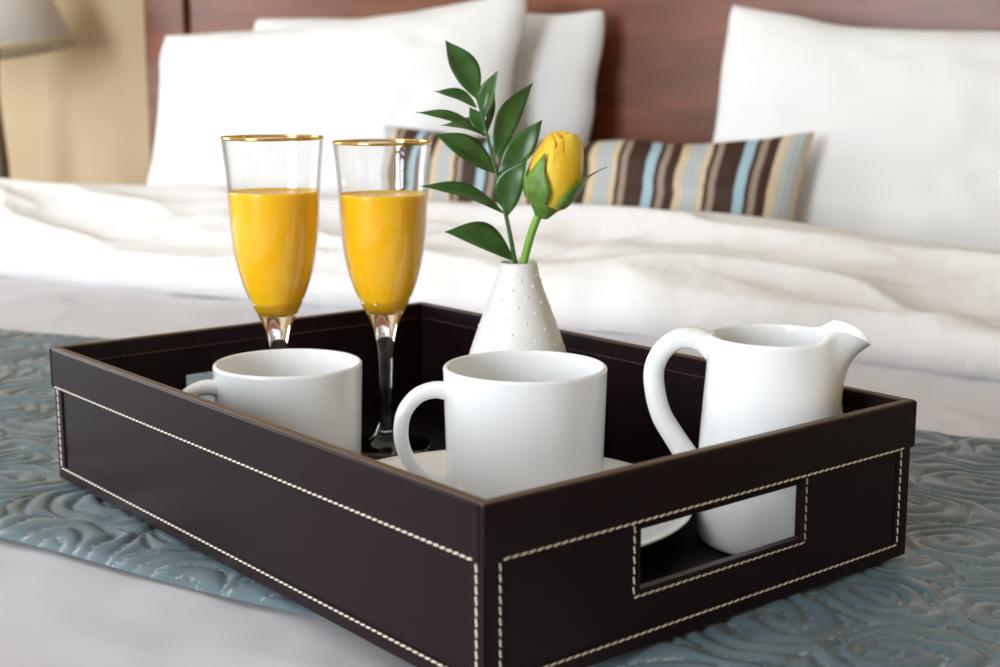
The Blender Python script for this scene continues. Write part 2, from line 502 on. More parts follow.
# folded-down duvet
def duvet():
    ns, nq = 430, 150
    s = np.linspace(SL - 0.3, SR + 0.3, ns)
    q = np.linspace(0, 1, nq)
    S, Q = np.meshgrid(s, q, indexing='ij')
    # profile: front bottom -> rolled front -> rising top -> crest -> back edge
    prof = np.array([(0.012, 0.0), (0.000, 0.012), (-0.004, 0.028), (0.004, 0.046), (0.026, 0.060), (0.07, 0.071), (0.12, 0.086), (0.17, 0.100), (0.215, 0.108), (0.255, 0.104), (0.282, 0.085), (0.29, 0.05), (0.283, 0.004)])
    L = np.concatenate([[0], np.cumsum(np.hypot(*np.diff(prof, axis=0).T))]); L /= L[-1]
    pt = np.interp(q, L, prof[:, 0]); pz = np.interp(q, L, prof[:, 1])
    k = np.ones(7) / 7
    pt[3:-3] = np.convolve(pt, k, 'valid'); pz[3:-3] = np.convolve(pz, k, 'valid')
    PT, PZ = pt[None, :] + 0 * S, pz[None, :] + 0 * S
    t0 = 1.425 + 0.012 * N1(S * 3, 0 * S) + 0.010 * N2(S * 9, 0 * S) - 0.075 * sstep(-0.62, -0.15, S)
    lift = 1.13 - 0.21 * sstep(-0.60, -0.2, S)
    # wrinkles: soft diagonal folds on the top, small pleats on the front
    w1 = 1 - np.abs(2 * N3(S * 3.2 + PT * 9 + 0.6 * N1(S * 4, PT * 8), PT * 13 - S * 1.2))
    w2 = 1 - np.abs(2 * N4(S * 9 - PT * 12, PT * 15 + S * 2))
    amp = np.sin(np.clip(Q, 0, 1) * math.pi) ** 0.6
    dz = amp * (0.030 * (w1 - 0.6) + 0.012 * (w2 - 0.6) + 0.016 * N1(S * 2.2, PT * 4 + 3))
    front = np.exp(-((Q - 0.16) / 0.12) ** 2)
    dt = -front * (0.020 * N2(S * 8 + PZ * 9, PZ * 6) + 0.012 * N3(S * 19, PZ * 8))
    crest = np.exp(-((Q - 0.70) / 0.16) ** 2)
    dz = dz * (1 - 0.75 * crest)
    Tt = t0 + PT + dt
    Zz = SHEET_Z - 0.001 + PZ * lift + dz * np.clip(PZ / 0.05, 0, 1)
    Zz = np.maximum(Zz, SHEET_Z - 0.003)
    S2, Z2 = drape(S, Tt, Zz, SL - 0.005, SR + 0.005, 0.06)
    o = make('duvet', np.stack([S2, Tt, Z2], -1).reshape(-1, 3), grid_faces(ns, nq), M['duvet'])
    place_bed(o)
    tag(o, 'rumpled white duvet folded back in front of the pillows', 'duvet')
duvet()


# ------------------------------------------------------------------ pillows
def pillow(name, w, h, th, center, lean, roll, m, label, cat, seed, pinch=0.055, pinch_y=None, group=None, n=64, corner=0.06):
    """local x across, y up the pillow, z out of its front; center in bed axes"""
    nz = Noise(seed)
    a = np.linspace(-1, 1, n); b = np.linspace(-1, 1, n)
    A, B = np.meshgrid(a, b, indexing='ij')
    # outline pulled in along the edges, corners pointed
    X = A * (w / 2) * (1 - pinch * (1 - np.abs(B) ** 2.2) * np.abs(A) ** 3 * 1.0)
    Y = B * (h / 2) * (1 - (pinch_y if pinch_y else pinch * 1.5) * (1 - np.abs(A) ** 2.2) * np.abs(B) ** 3)
    cr_ = 1 - corner * (np.abs(A) * np.abs(B)) ** 5
    X *= cr_; Y *= cr_
    body = (np.clip(1 - np.abs(A) ** 2.6, 0, 1) * np.clip(1 - np.abs(B) ** 2.6, 0, 1)) ** 0.52
    wr = 0.008 * nz(A * 3, B * 3) + 0.005 * (1 - np.abs(2 * nz(A * 6 + B * 3, B * 7 - A * 2)))
    Zf = th / 2 * body + wr * body
    Zb = -th / 2 * body * 0.85 + wr * body * 0.5
    X += 0.006 * nz(A * 2 + 7, B * 4); Y += 0.008 * nz(A * 4, B * 2 + 5)
    Vf = np.stack([X, Y, Zf + 0.0015], -1).reshape(-1, 3); Vb = np.stack([X, Y, Zb - 0.0015], -1).reshape(-1, 3)
    V = np.concatenate([Vf, Vb]); N = n * n
    F = grid_faces(n, n)
    F = F + [tuple(i + N for i in reversed(f)) for f in F]
    ring = [i * n for i in range(n)] + [(n - 1) * n + j for j in range(1, n)] + [i * n + n - 1 for i in range(n - 2, -1, -1)] + [j for j in range(n - 2, 0, -1)]
    for i in range(len(ring)):
        p, q = ring[i], ring[(i + 1) % len(ring)]
        F.append((p, p + N, q + N, q))
    ex = Vector((1, 0, 0)); ey = Vector((0, math.sin(lean), math.cos(lean))); ez = ex.cross(ey)
    R = Matrix((ex, ey, ez)).transposed() @ Matrix.Rotation(roll, 3, 'Z')
    Rn = np.array(R); P = V @ Rn.T + np.array(center)
    low = SHEET_Z + 0.006                       # the underside settles flat on the bed
    d = P[:, 2] - low; P[:, 2] = low + np.where(d < 0.02, 0.02 * np.exp(np.minimum(d - 0.02, 0) / 0.02), d)
    V = (P - np.array(center)) @ Rn
    o = make(name, V, F, m)
    across = (np.concatenate([A.reshape(-1), A.reshape(-1)]) * (w / 2) + w / 2).astype(np.float32)
    o.data.attributes.new('across', 'FLOAT', 'POINT').data.foreach_set('value', across)
    # basis in bed axes
    Mb = Matrix.Translation((CAM.x, CAM.y, 0)) @ Matrix.Rotation(-BA, 4, 'Z') @ Matrix.Translation(center) @ R.to_4x4()
    o.matrix_world = Mb
    tag(o, label, cat, group)
    return o


pillow('bed_pillow', 0.72, 0.47, 0.13, (-1.262, 2.025, 0.160), math.radians(13), math.radians(-0.5), M['pillow'],
       'white pillow against the headboard, half hidden behind another white pillow', 'pillow', 41, group='white bed pillows')
pillow('bed_pillow', 0.75, 0.47, 0.14, (-1.338, 1.895, 0.168), math.radians(20), math.radians(5.0), M['pillow'],
       'plump white pillow leaning behind the two juice glasses', 'pillow', 42, group='white bed pillows', pinch=0.10)
pillow('bed_pillow', 0.78, 0.48, 0.14, (-0.309, 1.905, 0.146), math.radians(18), math.radians(-1.5), M['pillow'],
       'plump white pillow at the right end of the striped cushion', 'pillow', 43, group='white bed pillows', pinch=0.06, pinch_y=0.23)
pillow('lumbar_cushion', 0.655, 0.265, 0.09, (-0.830, 1.767, 0.070), math.radians(16), math.radians(0.0), M['stripe'],
       'long brown cushion with tan, cream and blue stripes', 'cushion', 44, pinch=0.04, pinch_y=0.13, corner=0.0)

# ------------------------------------------------------------------ bedside table and lamp
ns_ = place_bed(tag(empty('nightstand'), 'dark wooden bedside table under the cream lamp', 'nightstand'))
ns_.location.z = FLOOR_Z
MB().box(-2.46, -1.98, 1.80, 2.17, oz - 0.075, oz - 0.05).build('table_top', M['wood'], ns_, bevel=0.004)
MB().box(-2.44, -2.00, 1.82, 2.16, oz - 0.25, oz - 0.075).build('body', M['wood'], ns_, bevel=0.003)
dr = MB().box(-2.42, -2.02, 1.805, 1.82, oz - 0.235, oz - 0.09).build('drawer', M['wood'], ns_, bevel=0.003)
v, f = lathe(smooth_profile([(0, .02), (.012, .018), (.014, .012), (.006, .004), (.006, 0)], 4), 20)
kn = make('knob', [(x - 2.22, 1.805 - z, y + oz - 0.16) for x, y, z in v], f, M['bronze'], dr)
for lx in (-2.43, -2.05):
    for ly in (1.83, 2.11):
        MB().box(lx, lx + 0.04, ly, ly + 0.04, 0, oz - 0.25).build('leg', M['wood'], ns_, bevel=0.003)
lamp = place_bed(tag(empty('table_lamp'), 'table lamp with a tapered cream fabric shade', 'lamp'))
lamp.location = bed_pt(-2.168, 1.985, -0.05)
LB = 0.366
v, f = lathe(smooth_profile([(0, 0), (.06, 0), (.062, .008), (.05, .016), (.016, .03), (.010, .06), (.014, .10), (.018, .14), (.014, .20), (.010, .25), (.008, .30), (.011, .37), (0, .37)], 5), 40)
make('base', v, f, M['bronze'], lamp)
hs = 0.225
v, f = lathe([(.16, LB), (.0895, LB + hs), (.0875, LB + hs), (.158, LB)], 64, closed=True)
sh = make('lamp_shade', v, f, M['shade'], lamp)
v, f = lathe([(.1612, LB - .001), (.1596, LB + .008), (.157, LB + .008), (.1574, LB - .001)], 64, closed=True)
make('trim', v, f, M['shade_in'], sh)
tl = Matrix.Rotation(math.radians(-8), 4, Vector((-math.sin(BA), math.cos(BA), 0)))
sh.matrix_local = Matrix.Translation((0, 0, LB)) @ tl @ Matrix.Translation((0, 0, -LB))
v, f = lathe([(0, LB + .0), (.014, LB), (.014, LB + .06), (0, LB + .06)], 20)
make('lamp_socket', v, f, M['bronze'], lamp)
v, f = lathe(smooth_profile([(0, LB + .06), (.012, LB + .06), (.03, LB + .10), (.022, LB + .14), (0, LB + .15)], 4), 24)
make('light_bulb', v, f, M['porcelain'], lamp)
for k in range(3):
    a = k * 2 * math.pi / 3
    v, f = tube([Vector((.008 * math.cos(a), .008 * math.sin(a), LB + .05)), Vector((.10 * math.cos(a), .10 * math.sin(a), LB + .18))], [.0016, .0016], seg=8)
    make('shade_arm', v, f, M['bronze'], lamp)

# ------------------------------------------------------------------ serving tray (u along the handle side, v along the long side)
YAW = 0.6905
W, L, H = 0.3096, 0.4615, 0.09
TH = 0.0062
FZ = 0.005                      # inner floor height
CUFF = 0.0630                   # lower edge of the folded rim band
ED = np.array([math.cos(YAW), math.sin(YAW)]); EV = np.array([-math.sin(YAW), math.cos(YAW)])
def tray_pt(u, v, z): return Vector((u * ED[0] + v * EV[0], u * ED[1] + v * EV[1], z))


tray = tag(empty('serving_tray', (0, 0, 0), YAW), 'dark brown leather serving tray with cream stitching and cut-out handles', 'tray')
HU0, HU1, HZ0, HZ1 = 0.0945, 0.2155, 0.0285, 0.0605


def frame_mesh(xs, zs, skip, y0, y1, axis, flip=False):
    """slab between y0 and y1 over the grid xs x zs without the cells in skip; axis 'u': runs along u, 'v': along v"""
    b = MB()
    cells = [(i, j) for i in range(len(xs) - 1) for j in range(len(zs) - 1) if (i, j) not in skip]
    cs = set(cells)
    idx = {}; V = []; F = []

    def vid(i, j, k):
        if (i, j, k) not in idx:
            x, z, y = xs[i], zs[j], (y0, y1)[k]
            V.append((x, y, z) if axis == 'u' else (y, x, z)); idx[(i, j, k)] = len(V) - 1
        return idx[(i, j, k)]
    for i, j in cells:
        for k in (0, 1):
            q = [vid(i, j, k), vid(i + 1, j, k), vid(i + 1, j + 1, k), vid(i, j + 1, k)]
            F.append(q if k == 0 else q[::-1])
        for (di, dj, a, c) in ((-1, 0, (i, j + 1), (i, j)), (1, 0, (i + 1, j), (i + 1, j + 1)), (0, -1, (i, j), (i + 1, j)), (0, 1, (i + 1, j + 1), (i, j + 1))):
            if (i + di, j + dj) not in cs:
                F.append([vid(*a, 0), vid(*a, 1), vid(*c, 1), vid(*c, 0)])
    if axis == 'v': F = [q[::-1] for q in F]
    return V, F


def outline(axis, off):
    return W if axis == 'u' else L


st = MB(); st_dark = MB()


def stitch_line(p0, p1, normal, target, pitch=0.0047, ln=0.0042, wd=0.00054, ht=0.00055, slant=0.0004, sag=0.0):
    """a row of little thread humps from p0 to p1 on a surface with this normal (tray axes)"""
    p0, p1, n = Vector(p0), Vector(p1), Vector(normal)
    d = p1 - p0; cnt = max(2, int(round(d.length / pitch))); t = d.normalized(); s = n.cross(t)
    for k in range(cnt):
        c = p0 + d * ((k + 0.5) / cnt)
        a = c - t * ln / 2 - s * slant; e = c + t * ln / 2 + s * slant
        m1 = c - t * ln * 0.36 - s * slant * 0.6; m2 = c + t * ln * 0.36 + s * slant * 0.6
        V = [a + n * ht * 0.1, m1 + s * wd, m1 + n * ht, m1 - s * wd, m2 + s * wd, m2 + n * ht, m2 - s * wd, e + n * ht * 0.1]
        target.add(V, [(0, 2, 1), (0, 3, 2), (1, 2, 5, 4), (2, 3, 6, 5), (4, 5, 7), (5, 6, 7)])


PAN, FRM = 0.0030, 0.0018       # recess of the panel and of the frame below the rim band
IN = TH                          # inner face
for side in range(4):
    axis = 'u' if side in (0, 2) else 'v'
    ln = W if axis == 'u' else L
    far = L if axis == 'u' else W
    outer = (lambda d: d) if side in (0, 1) else (lambda d, far=far: far - d)
    hole = axis == 'u'
    nrm = {0: (0, -1, 0), 1: (-1, 0, 0), 2: (0, 1, 0), 3: (1, 0, 0)}[side]
    lo, hi = (PAN, ln - PAN) if axis == 'u' else (TH, ln - TH)
    # core wall (the flat panel shows inside the stitched frame)
    xs = [lo, HU0 + 0.001, HU1 - 0.001, hi] if hole else [lo, hi]
    zs = [0.0, HZ0 + 0.001, HZ1 - 0.001, H - 0.0006] if hole else [0.0, H - 0.0006]
    y0, y1 = sorted((outer(PAN), outer(TH)))
    V, F = frame_mesh(xs, zs, {(1, 1)} if hole else set(), y0, y1, axis)
    o = make('wall_panel', V, F, M['leather'], tray, smooth=False); bev(o, 0.0006, 2)
    # proud frame round the panel
    bw = 0.0105
    e0, e1 = FRM, ln - FRM
    xs = [e0, e0 + bw, e1 - bw, e1]
    zs = [0.0004, 0.0088, CUFF + 0.0005]
    y0, y1 = sorted((outer(FRM), outer(PAN + 0.0004)))
    V, F = frame_mesh(xs, zs, {(1, 1)}, y0, y1, axis)
    o = make('panel_frame', V, F, M['leather'], tray, smooth=False); bev(o, 0.0007, 2)
    # folded band along the rim
    y0, y1 = sorted((outer(0.0), outer(PAN + 0.0004)))
    b = MB()
    if axis == 'u': b.box(0.0, ln, y0, y1, CUFF, H - 0.0004)
    else: b.box(y0, y1, PAN + 0.0006, ln - PAN - 0.0006, CUFF, H - 0.0004)
    b.build('rim_band', M['leather'], tray, bevel=0.0013, seg=3)
    # raw edge on top
    y0, y1 = sorted((outer(0.0010), outer(TH)))
    b = MB()
    if axis == 'u': b.box(0.001, ln - 0.001, y0, y1, H - 0.0012, H + 0.0001)
    else: b.box(y0, y1, TH, ln - TH, H - 0.0012, H + 0.0001)
    b.build('rim_edge', M['edge'], tray, bevel=0.0005)
    # inner band with dark seam
    y0, y1 = sorted((outer(TH), outer(TH + 0.0011)))
    b = MB()
    if axis == 'u': b.box(TH, ln - TH, y0, y1, H - 0.0125, H - 0.0006)
    else: b.box(y0, y1, TH + 0.0012, ln - TH - 0.0012, H - 0.0125, H - 0.0006)
    b.build('inner_band', M['leather'], tray, bevel=0.0005)
    # stitches
    def P(x, z, d):
        return (x, outer(d), z) if axis == 'u' else (outer(d), x, z)
    x0, x1 = e0 + bw - 0.0018, e1 - bw + 0.0018
    if axis == 'v': x0, x1 = 0.0075, ln - 0.0068
    zt, zb = CUFF + 0.0010, 0.0078
    stitch_line(P(x0, zt, 0), P(x1, zt, 0), nrm, st)
    stitch_line(P(x0, zb, FRM), P(x1, zb, FRM), nrm, st)
    for xx in (x0, x1):
        stitch_line(P(xx, zb + 0.001, FRM), P(xx, zt - 0.0015, FRM), nrm, st)
    inn = tuple(-c for c in nrm)
    stitch_line(P(TH + 0.004, H - 0.0112, TH + 0.0011), P(ln - TH - 0.004, H - 0.0112, TH + 0.0011), inn, st_dark, wd=0.0004, ht=0.0004)
    if hole:
        # leather frame lining the hand hole
        t = 0.0014
        V, F = frame_mesh([HU0, HU0 + t, HU1 - t, HU1], [HZ0, HZ0 + t, HZ1 - t, HZ1], {(1, 1)}, *sorted((outer(PAN - 0.0008), outer(TH + 0.0008))), axis)
        o = make('handle_rim', V, F, M['leather'], tray, smooth=False); bev(o, 0.0004, 2)
        sx0, sx1, sz0 = HU0 - 0.0022, HU1 + 0.0026, HZ0 - 0.0022
        stitch_line(P(sx0, sz0, PAN), P(sx1, sz0, PAN), nrm, st)
        stitch_line(P(sx0, sz0 + 0.001, PAN), P(sx0, CUFF - 0.001, PAN), nrm, st)
        stitch_line(P(sx1, sz0 + 0.001, PAN), P(sx1, CUFF - 0.001, PAN), nrm, st)
MB().box(PAN, W - PAN, PAN, L - PAN, 0.0, FZ).build('tray_floor', M['lining'], tray, bevel=0.0005)
tag(st.build('stitching', M['thread'], tray, smooth=True), kind='stuff', label='cream saddle stitching')
tag(st_dark.build('inner_stitching', M['thread_dark'], tray, smooth=True), kind='stuff', label='dark brown inner stitching')


# ------------------------------------------------------------------ crockery
def arc_path(pts, n=10):
    return [Vector(p) for p in smooth_profile(pts, n)]


MR, MH = 0.0477, 0.0815
def make_mug(name):
    t = empty(name)
    pr = [(0, .0015), (.030, .0015), (.0315, 0), (.0335, 0), (.0350, .0012), (.0415, .0035), (.0445, .0075), (.0458, .014)]
    pr = smooth_profile(pr, 4)
    pr += [(.0458 + (MR - .0458) * k / 8, .014 + (MH - .0165) * k / 8) for k in range(1, 9)]
    zt = MH - .0025
    pr += [(MR + .0001 - .0017 + .0017 * math.cos(a), zt + .0023 * math.sin(a)) for a in np.linspace(0.2, math.pi, 9)]
    ri = MR - .0034
    pr += [(ri, zt - .01), (ri - .0008, .030), (ri - .002, .014)]
    pr += smooth_profile([(ri - .004, .0085), (ri - .010, .0055), (.02, .0048), (0, .0046)], 4)
    v, f = lathe(pr, 96)
    make('cup_body', v, f, M['porcelain'], t)
    pts = [(-.0440, 0, .0672), (-.0530, 0, .0687), (-.0630, 0, .0655), (-.0705, 0, .0565), (-.0728, 0, .0445), (-.0705, 0, .0320), (-.0635, 0, .0210), (-.0545, 0, .0135), (-.0440, 0, .0100)]
    path = arc_path(pts, 8)
    n = len(path)
    rad = [(.0062 + .0016 * abs(2 * i / (n - 1) - 1) ** 3, .0043 + .0012 * abs(2 * i / (n - 1) - 1) ** 4) for i in range(n)]
    v, f = tube(path, rad, seg=24, side=(0, 1, 0), power=2.5)
    make('handle', v, f, M['porcelain'], t)
    return t


mug = make_mug('coffee_mug')
tag(mug, 'white porcelain mug standing on the white plate', 'mug', 'white porcelain mugs')
PLATE_C = tray_pt(0.1435, 0.1660, FZ)
PLATE_W = 0.0156                 # height of the plate's well above the tray floor
m1 = tray_pt(0.1665, 0.1680, FZ + PLATE_W)
mug.location = m1; mug.rotation_euler = (0, 0, math.radians(10))


def copy_tree(o, parent=None):
    c = o.copy(); C.objects.link(c); c.parent = parent
    for ch in o.children: copy_tree(ch, c)
    return c


mug2 = copy_tree(mug)
mug2.location = tray_pt(0.1060, 0.3320, FZ); mug2.rotation_euler = (0, 0, math.radians(21))
tag(mug2, 'white porcelain mug standing on the tray floor in front of the juice glasses', 'mug', 'white porcelain mugs')

PR_ = 0.112
pl = smooth_profile([(0, .0035), (.045, .0035), (.050, .0020), (.052, 0), (.056, 0), (.058, .003), (.078, .0085), (.098, .0150), (.1105, .0198)], 6)
pl += [(PR_ + .0008, .0206), (PR_ + .0010, .0214), (PR_ + .0002, .0222), (PR_ - .0016, .0224)]
pl += smooth_profile([(.104, .0210), (.090, .0190), (.078, .0174), (.068, .0162), (.058, PLATE_W), (.03, PLATE_W - .0001), (0, PLATE_W - .0001)], 5)
v, f = lathe(pl, 128)
plate = make('plate', v, f, M['porcelain']); plate.location = PLATE_C
tag(plate, 'round white porcelain plate lying under a mug', 'plate')


# milk jug
def make_jug():
    t = empty('milk_jug')
    JH = 0.1195
    op = smooth_profile([(0, .0012), (.034, .0012), (.036, 0), (.0395, .0008), (.0414, .0040), (.0420, .012), (.0420, .030), (.0414, .055), (.0398, .080), (.0384, .100), (.0380, JH - .0025)], 7)
    lip = [(.0380 - .0018 + .0018 * math.cos(a), JH - .0025 + .0024 * math.sin(a)) for a in np.linspace(.35, math.pi - .2, 8)]
    ip = smooth_profile([(.0343, JH - .006), (.0346, .100), (.0362, .075), (.0382, .045), (.0385, .018), (.036, .009), (.028, .0065), (0, .006)], 6)
    pr = op + lip + ip

    def deform(p):
        x, y, z = p
        r = math.hypot(x, y)
        if r < 1e-6: return p
        a = math.atan2(y, x)
        h = min(1, max(0, (z - .080) / (JH - .080)))
        w = math.exp(-(abs(a) / .44) ** 4) * h ** 3.6
        shoulder = math.exp(-((abs(a) - .52) / .24) ** 2) * h ** 3
        pin = math.exp(-((abs(a) - .95) / .30) ** 2) * h ** 2
        r2 = r + .0150 * w - .0016 * pin
        z2 = z + .0062 * shoulder + .0020 * math.exp(-(a / .5) ** 2) * h ** 3 - .0050 * math.exp(-(a / .32) ** 2) * h ** 4
        r2 -= .0022 * math.exp(-(a / .5) ** 2) * math.exp(-((z - .082) / .012) ** 2)
        return (r2 * math.cos(a), r2 * math.sin(a), z2)
    # finer rings of vertices
    v, f = lathe(pr, 160, deform=deform)
    make('jug_body', v, f, M['porcelain'], t)
    pts = [(-.0340, 0, .1090), (-.0420, 0, .1145), (-.0530, 0, .1150), (-.0622, 0, .1090), (-.0678, 0, .0980), (-.0676, 0, .0850), (-.0635, 0, .0700), (-.0555, 0, .0570), (-.0475, 0, .0455), (-.0400, 0, .0350)]
    path = arc_path(pts, 8); n = len(path)
    rad = [(.0080 + .0012 * (i / n), .0058 + .0016 * abs(2 * i / (n - 1) - 1) ** 3) for i in range(n)]
    v, f = tube(path, rad, seg=28, side=(0, 1, 0), power=2.3)
    make('handle', v, f, M['porcelain'], t)
    return t


jug = make_jug()
jug.location = tray_pt(0.2585, 0.0595, FZ); jug.rotation_euler = (0, 0, math.radians(-14))
tag(jug, 'white porcelain milk jug with a curved handle and pouring spout', 'jug')


# ------------------------------------------------------------------ champagne flutes with orange juice
FH = 0.2182
def flute_profile():
    # (z from top, outer radius) read along the glass
    o = [(.0345, 0), (.0334, .012), (.0322, .024), (.0314, .036), (.0308, .050), (.0299, .064), (.0282, .078), (.0254, .091), (.0216, .103), (.0168, .1135), (.0128, .1215), (.0092, .1295), (.0066, .139), (.0052, .150), (.0046, .163), (.0043, .176), (.0046, .187), (.0056, .1955), (.0080, .2010), (.0110, .2060), (.0180, .2096), (.0260, .2112), (.0312, .2120), (.0318, .2130), (.0300, .2140)]
    e = FH - .2140
    return [(r, FH - (d if d < .18 else min(d + e, FH))) for r, d in o]


def make_flute(name):
    t = empty(name)
    op = smooth_profile(flute_profile(), 5)
    zc = FH - .1115                     # the bowl's thin wall starts here, the solid stem lies below
    wall = [p for p in op if p[1] >= zc][::-1]
    inner = [(max(r - .0011, .001), z) for r, z in wall][::-1]
    v, f = lathe(wall + [(.0345 - .00055, FH + .0004)] + inner, 72)
    make('glass_bowl', v, f, M['thin_glass'], t)
    low = [p for p in op if p[1] < zc + .0005][::-1]
    v, f = lathe([(0, 0)] + low + smooth_profile([(low[-1][0] - .0011, low[-1][1]), (.0120, FH - .1168), (.006, FH - .1190), (0, FH - .1196)], 5), 72)
    make('glass_stem', v, f, M['glass'], t)
    v, f = lathe([(.0347 - .0007 + .0008 * math.cos(a), FH - .0008 + .0011 * math.sin(a)) for a in np.linspace(0, 2 * math.pi, 10, endpoint=False)], 96, closed=True)
    make('gold_rim', v, f, M['gold'], t)
    return t


def make_juice(name):
    JT = FH - .0365
    src = [(r - .00075, FH - d) for r, d in [(.0314, .0365), (.0308, .050), (.0299, .064), (.0282, .078), (.0254, .091), (.0216, .103), (.0175, .1115)]]
    pr = [(0, JT - .0006), (.024, JT - .0006), (.0292, JT - .0003), (.0304, JT + .0003)] + smooth_profile(src + [(.0122, FH - .1170), (.006, FH - .1193), (0, FH - .1199)], 5)
    v, f = lathe(pr[::-1], 72)
    return make(name, v, f, M['juice'])


fl1 = make_flute('champagne_flute')
fl1.location = tray_pt(0.1390, 0.4040, FZ) + Vector((.0022, 0, 0))
fl1.scale = (1.0, 1.0, 1.018)
tag(fl1, 'gold-rimmed champagne flute of orange juice behind the mug without a plate', 'glass', 'gold-rimmed champagne flutes')
fl2 = copy_tree(fl1)
fl2.location = tray_pt(0.2070, 0.3745, FZ) + Vector((.0040, 0, 0)); fl2.scale = (1, 1, 1)
tag(fl2, 'gold-rimmed champagne flute of orange juice nearer the vase', 'glass', 'gold-rimmed champagne flutes')
j1 = make_juice('orange_juice'); j1.location = fl1.location; j1.scale = fl1.scale
tag(j1, 'orange juice filling the flute farther from the vase', 'juice', 'orange juice in the flutes')
j2 = j1.copy(); C.objects.link(j2); j2.location = fl2.location; j2.scale = (1, 1, 1)
tag(j2, 'orange juice filling the flute nearer the vase', 'juice', 'orange juice in the flutes')

# ------------------------------------------------------------------ vase
VB = tray_pt(0.2540, 0.2775, FZ)
VH = 0.1396
vase = tag(empty('bud_vase', VB), 'small white cone-shaped vase dotted with raised bumps', 'vase')
vo = [(.0385, .0), (.0412, .004), (.0425, .012), (.0424, .026), (.0406, .044), (.0372, .062), (.0322, .080), (.0260, .098), (.0200, .114), (.0150, .128), (.0130, VH - .002)]
vp = [(0, 0)] + smooth_profile(vo, 5) + [(.0122, VH), (.0112, VH - .0005)] + smooth_profile([(.0106, VH - .004), (.0140, .120), (.0220, .098), (.033, .062), (.037, .02), (.03, .006), (0, .005)], 4)
v, f = lathe(vp, 72)
make('vase_body', v, f, M['bisque'], vase)
zz = np.array([z for r, z in vo]); rr = np.array([r for r, z in vo])
bm = MB(); golden = 2.39996
for k in range(150):
    z = 0.008 + (VH - 0.016) * ((k + .5) / 150); a = k * golden
    r = float(np.interp(z, zz, rr)) - 0.0003
    n = Vector((math.cos(a), math.sin(a), .28)).normalized()
    c = Vector((r * math.cos(a), r * math.sin(a), z))
    sdir = Vector((-math.sin(a), math.cos(a), 0)); tdir = n.cross(sdir)
    V = []; nn = 8
    R_ = 0.0012
    for ring, (q, hgt) in enumerate(((1, 0), (.8, .6), (.45, .9))):
        for i in range(nn):
            b = 2 * math.pi * i / nn
            V.append(c + (sdir * math.cos(b) + tdir * math.sin(b)) * R_ * q + n * hgt * 0.0009)
    V.append(c + n * 0.00095)
    F = []
    for ring in range(2):
        for i in range(nn):
            F.append((ring * nn + i, ring * nn + (i + 1) % nn, (ring + 1) * nn + (i + 1) % nn, (ring + 1) * nn + i))
    for i in range(nn): F.append((2 * nn + i, 2 * nn + (i + 1) % nn, 3 * nn))
    bm.add(V, F)
tag(bm.build('raised_dots', M['bisque'], vase, smooth=True), kind='stuff')

# ------------------------------------------------------------------ leafy sprig and rose, in vase axes (x right, y back, z up)
def leaf_mesh(base, tip, width, nrm, bend=0.0, fold=0.22, sag=0.0, n=14, k=7, twist=0.0):
    base, tip = Vector(base), Vector(tip)
    ax = tip - base; Ln = ax.length; ax.normalize()
    nr = Vector(nrm); nr = (nr - ax * nr.dot(ax)).normalized(); sd = ax.cross(nr)
    V = []; F = []
    for lay in (0, 1):
        for i in range(n + 1):
            t = i / n
            wd = width / 2 * max(0.02, math.sin(math.pi * min(1, t ** 0.92)) ** 1.05) if 0 < t < 1 else width * 0.012
            c = base + ax * (Ln * t) + sd * (bend * Ln * math.sin(math.pi * t)) + nr * (-sag * Ln * (t - 0.3) ** 2)
            for j in range(k):
                q = 2 * j / (k - 1) - 1
                th = (0.00018 if lay == 0 else -0.00018)
                tw = twist * t
                dirv = sd * math.cos(tw) + nr * math.sin(tw)
                V.append(c + dirv * (q * wd) + nr * (fold * (abs(q) ** 1.3) * wd + th + 0.0004 * math.sin(9 * t + q * 2)))
    m = (n + 1) * k
    for i in range(n):
        for j in range(k - 1):
            a, b, c_, d = i * k + j, (i + 1) * k + j, (i + 1) * k + j + 1, i * k + j + 1
            F.append((a, d, c_, b)); F.append((m + a, m + b, m + c_, m + d))
    for i in range(n):
        for j in (0, k - 1):
            a, b = i * k + j, (i + 1) * k + j
            F.append((a, b, m + b, m + a) if j == 0 else (b, a, m + a, m + b))
    return V, F


K = 1 / 1480.0
def px(x, y, d=0.0):  # flower-arrangement drawing units to metres in the vase's frame
    return Vector(((x - 518) * K, d, VH + (262 - y) * K * 0.975))


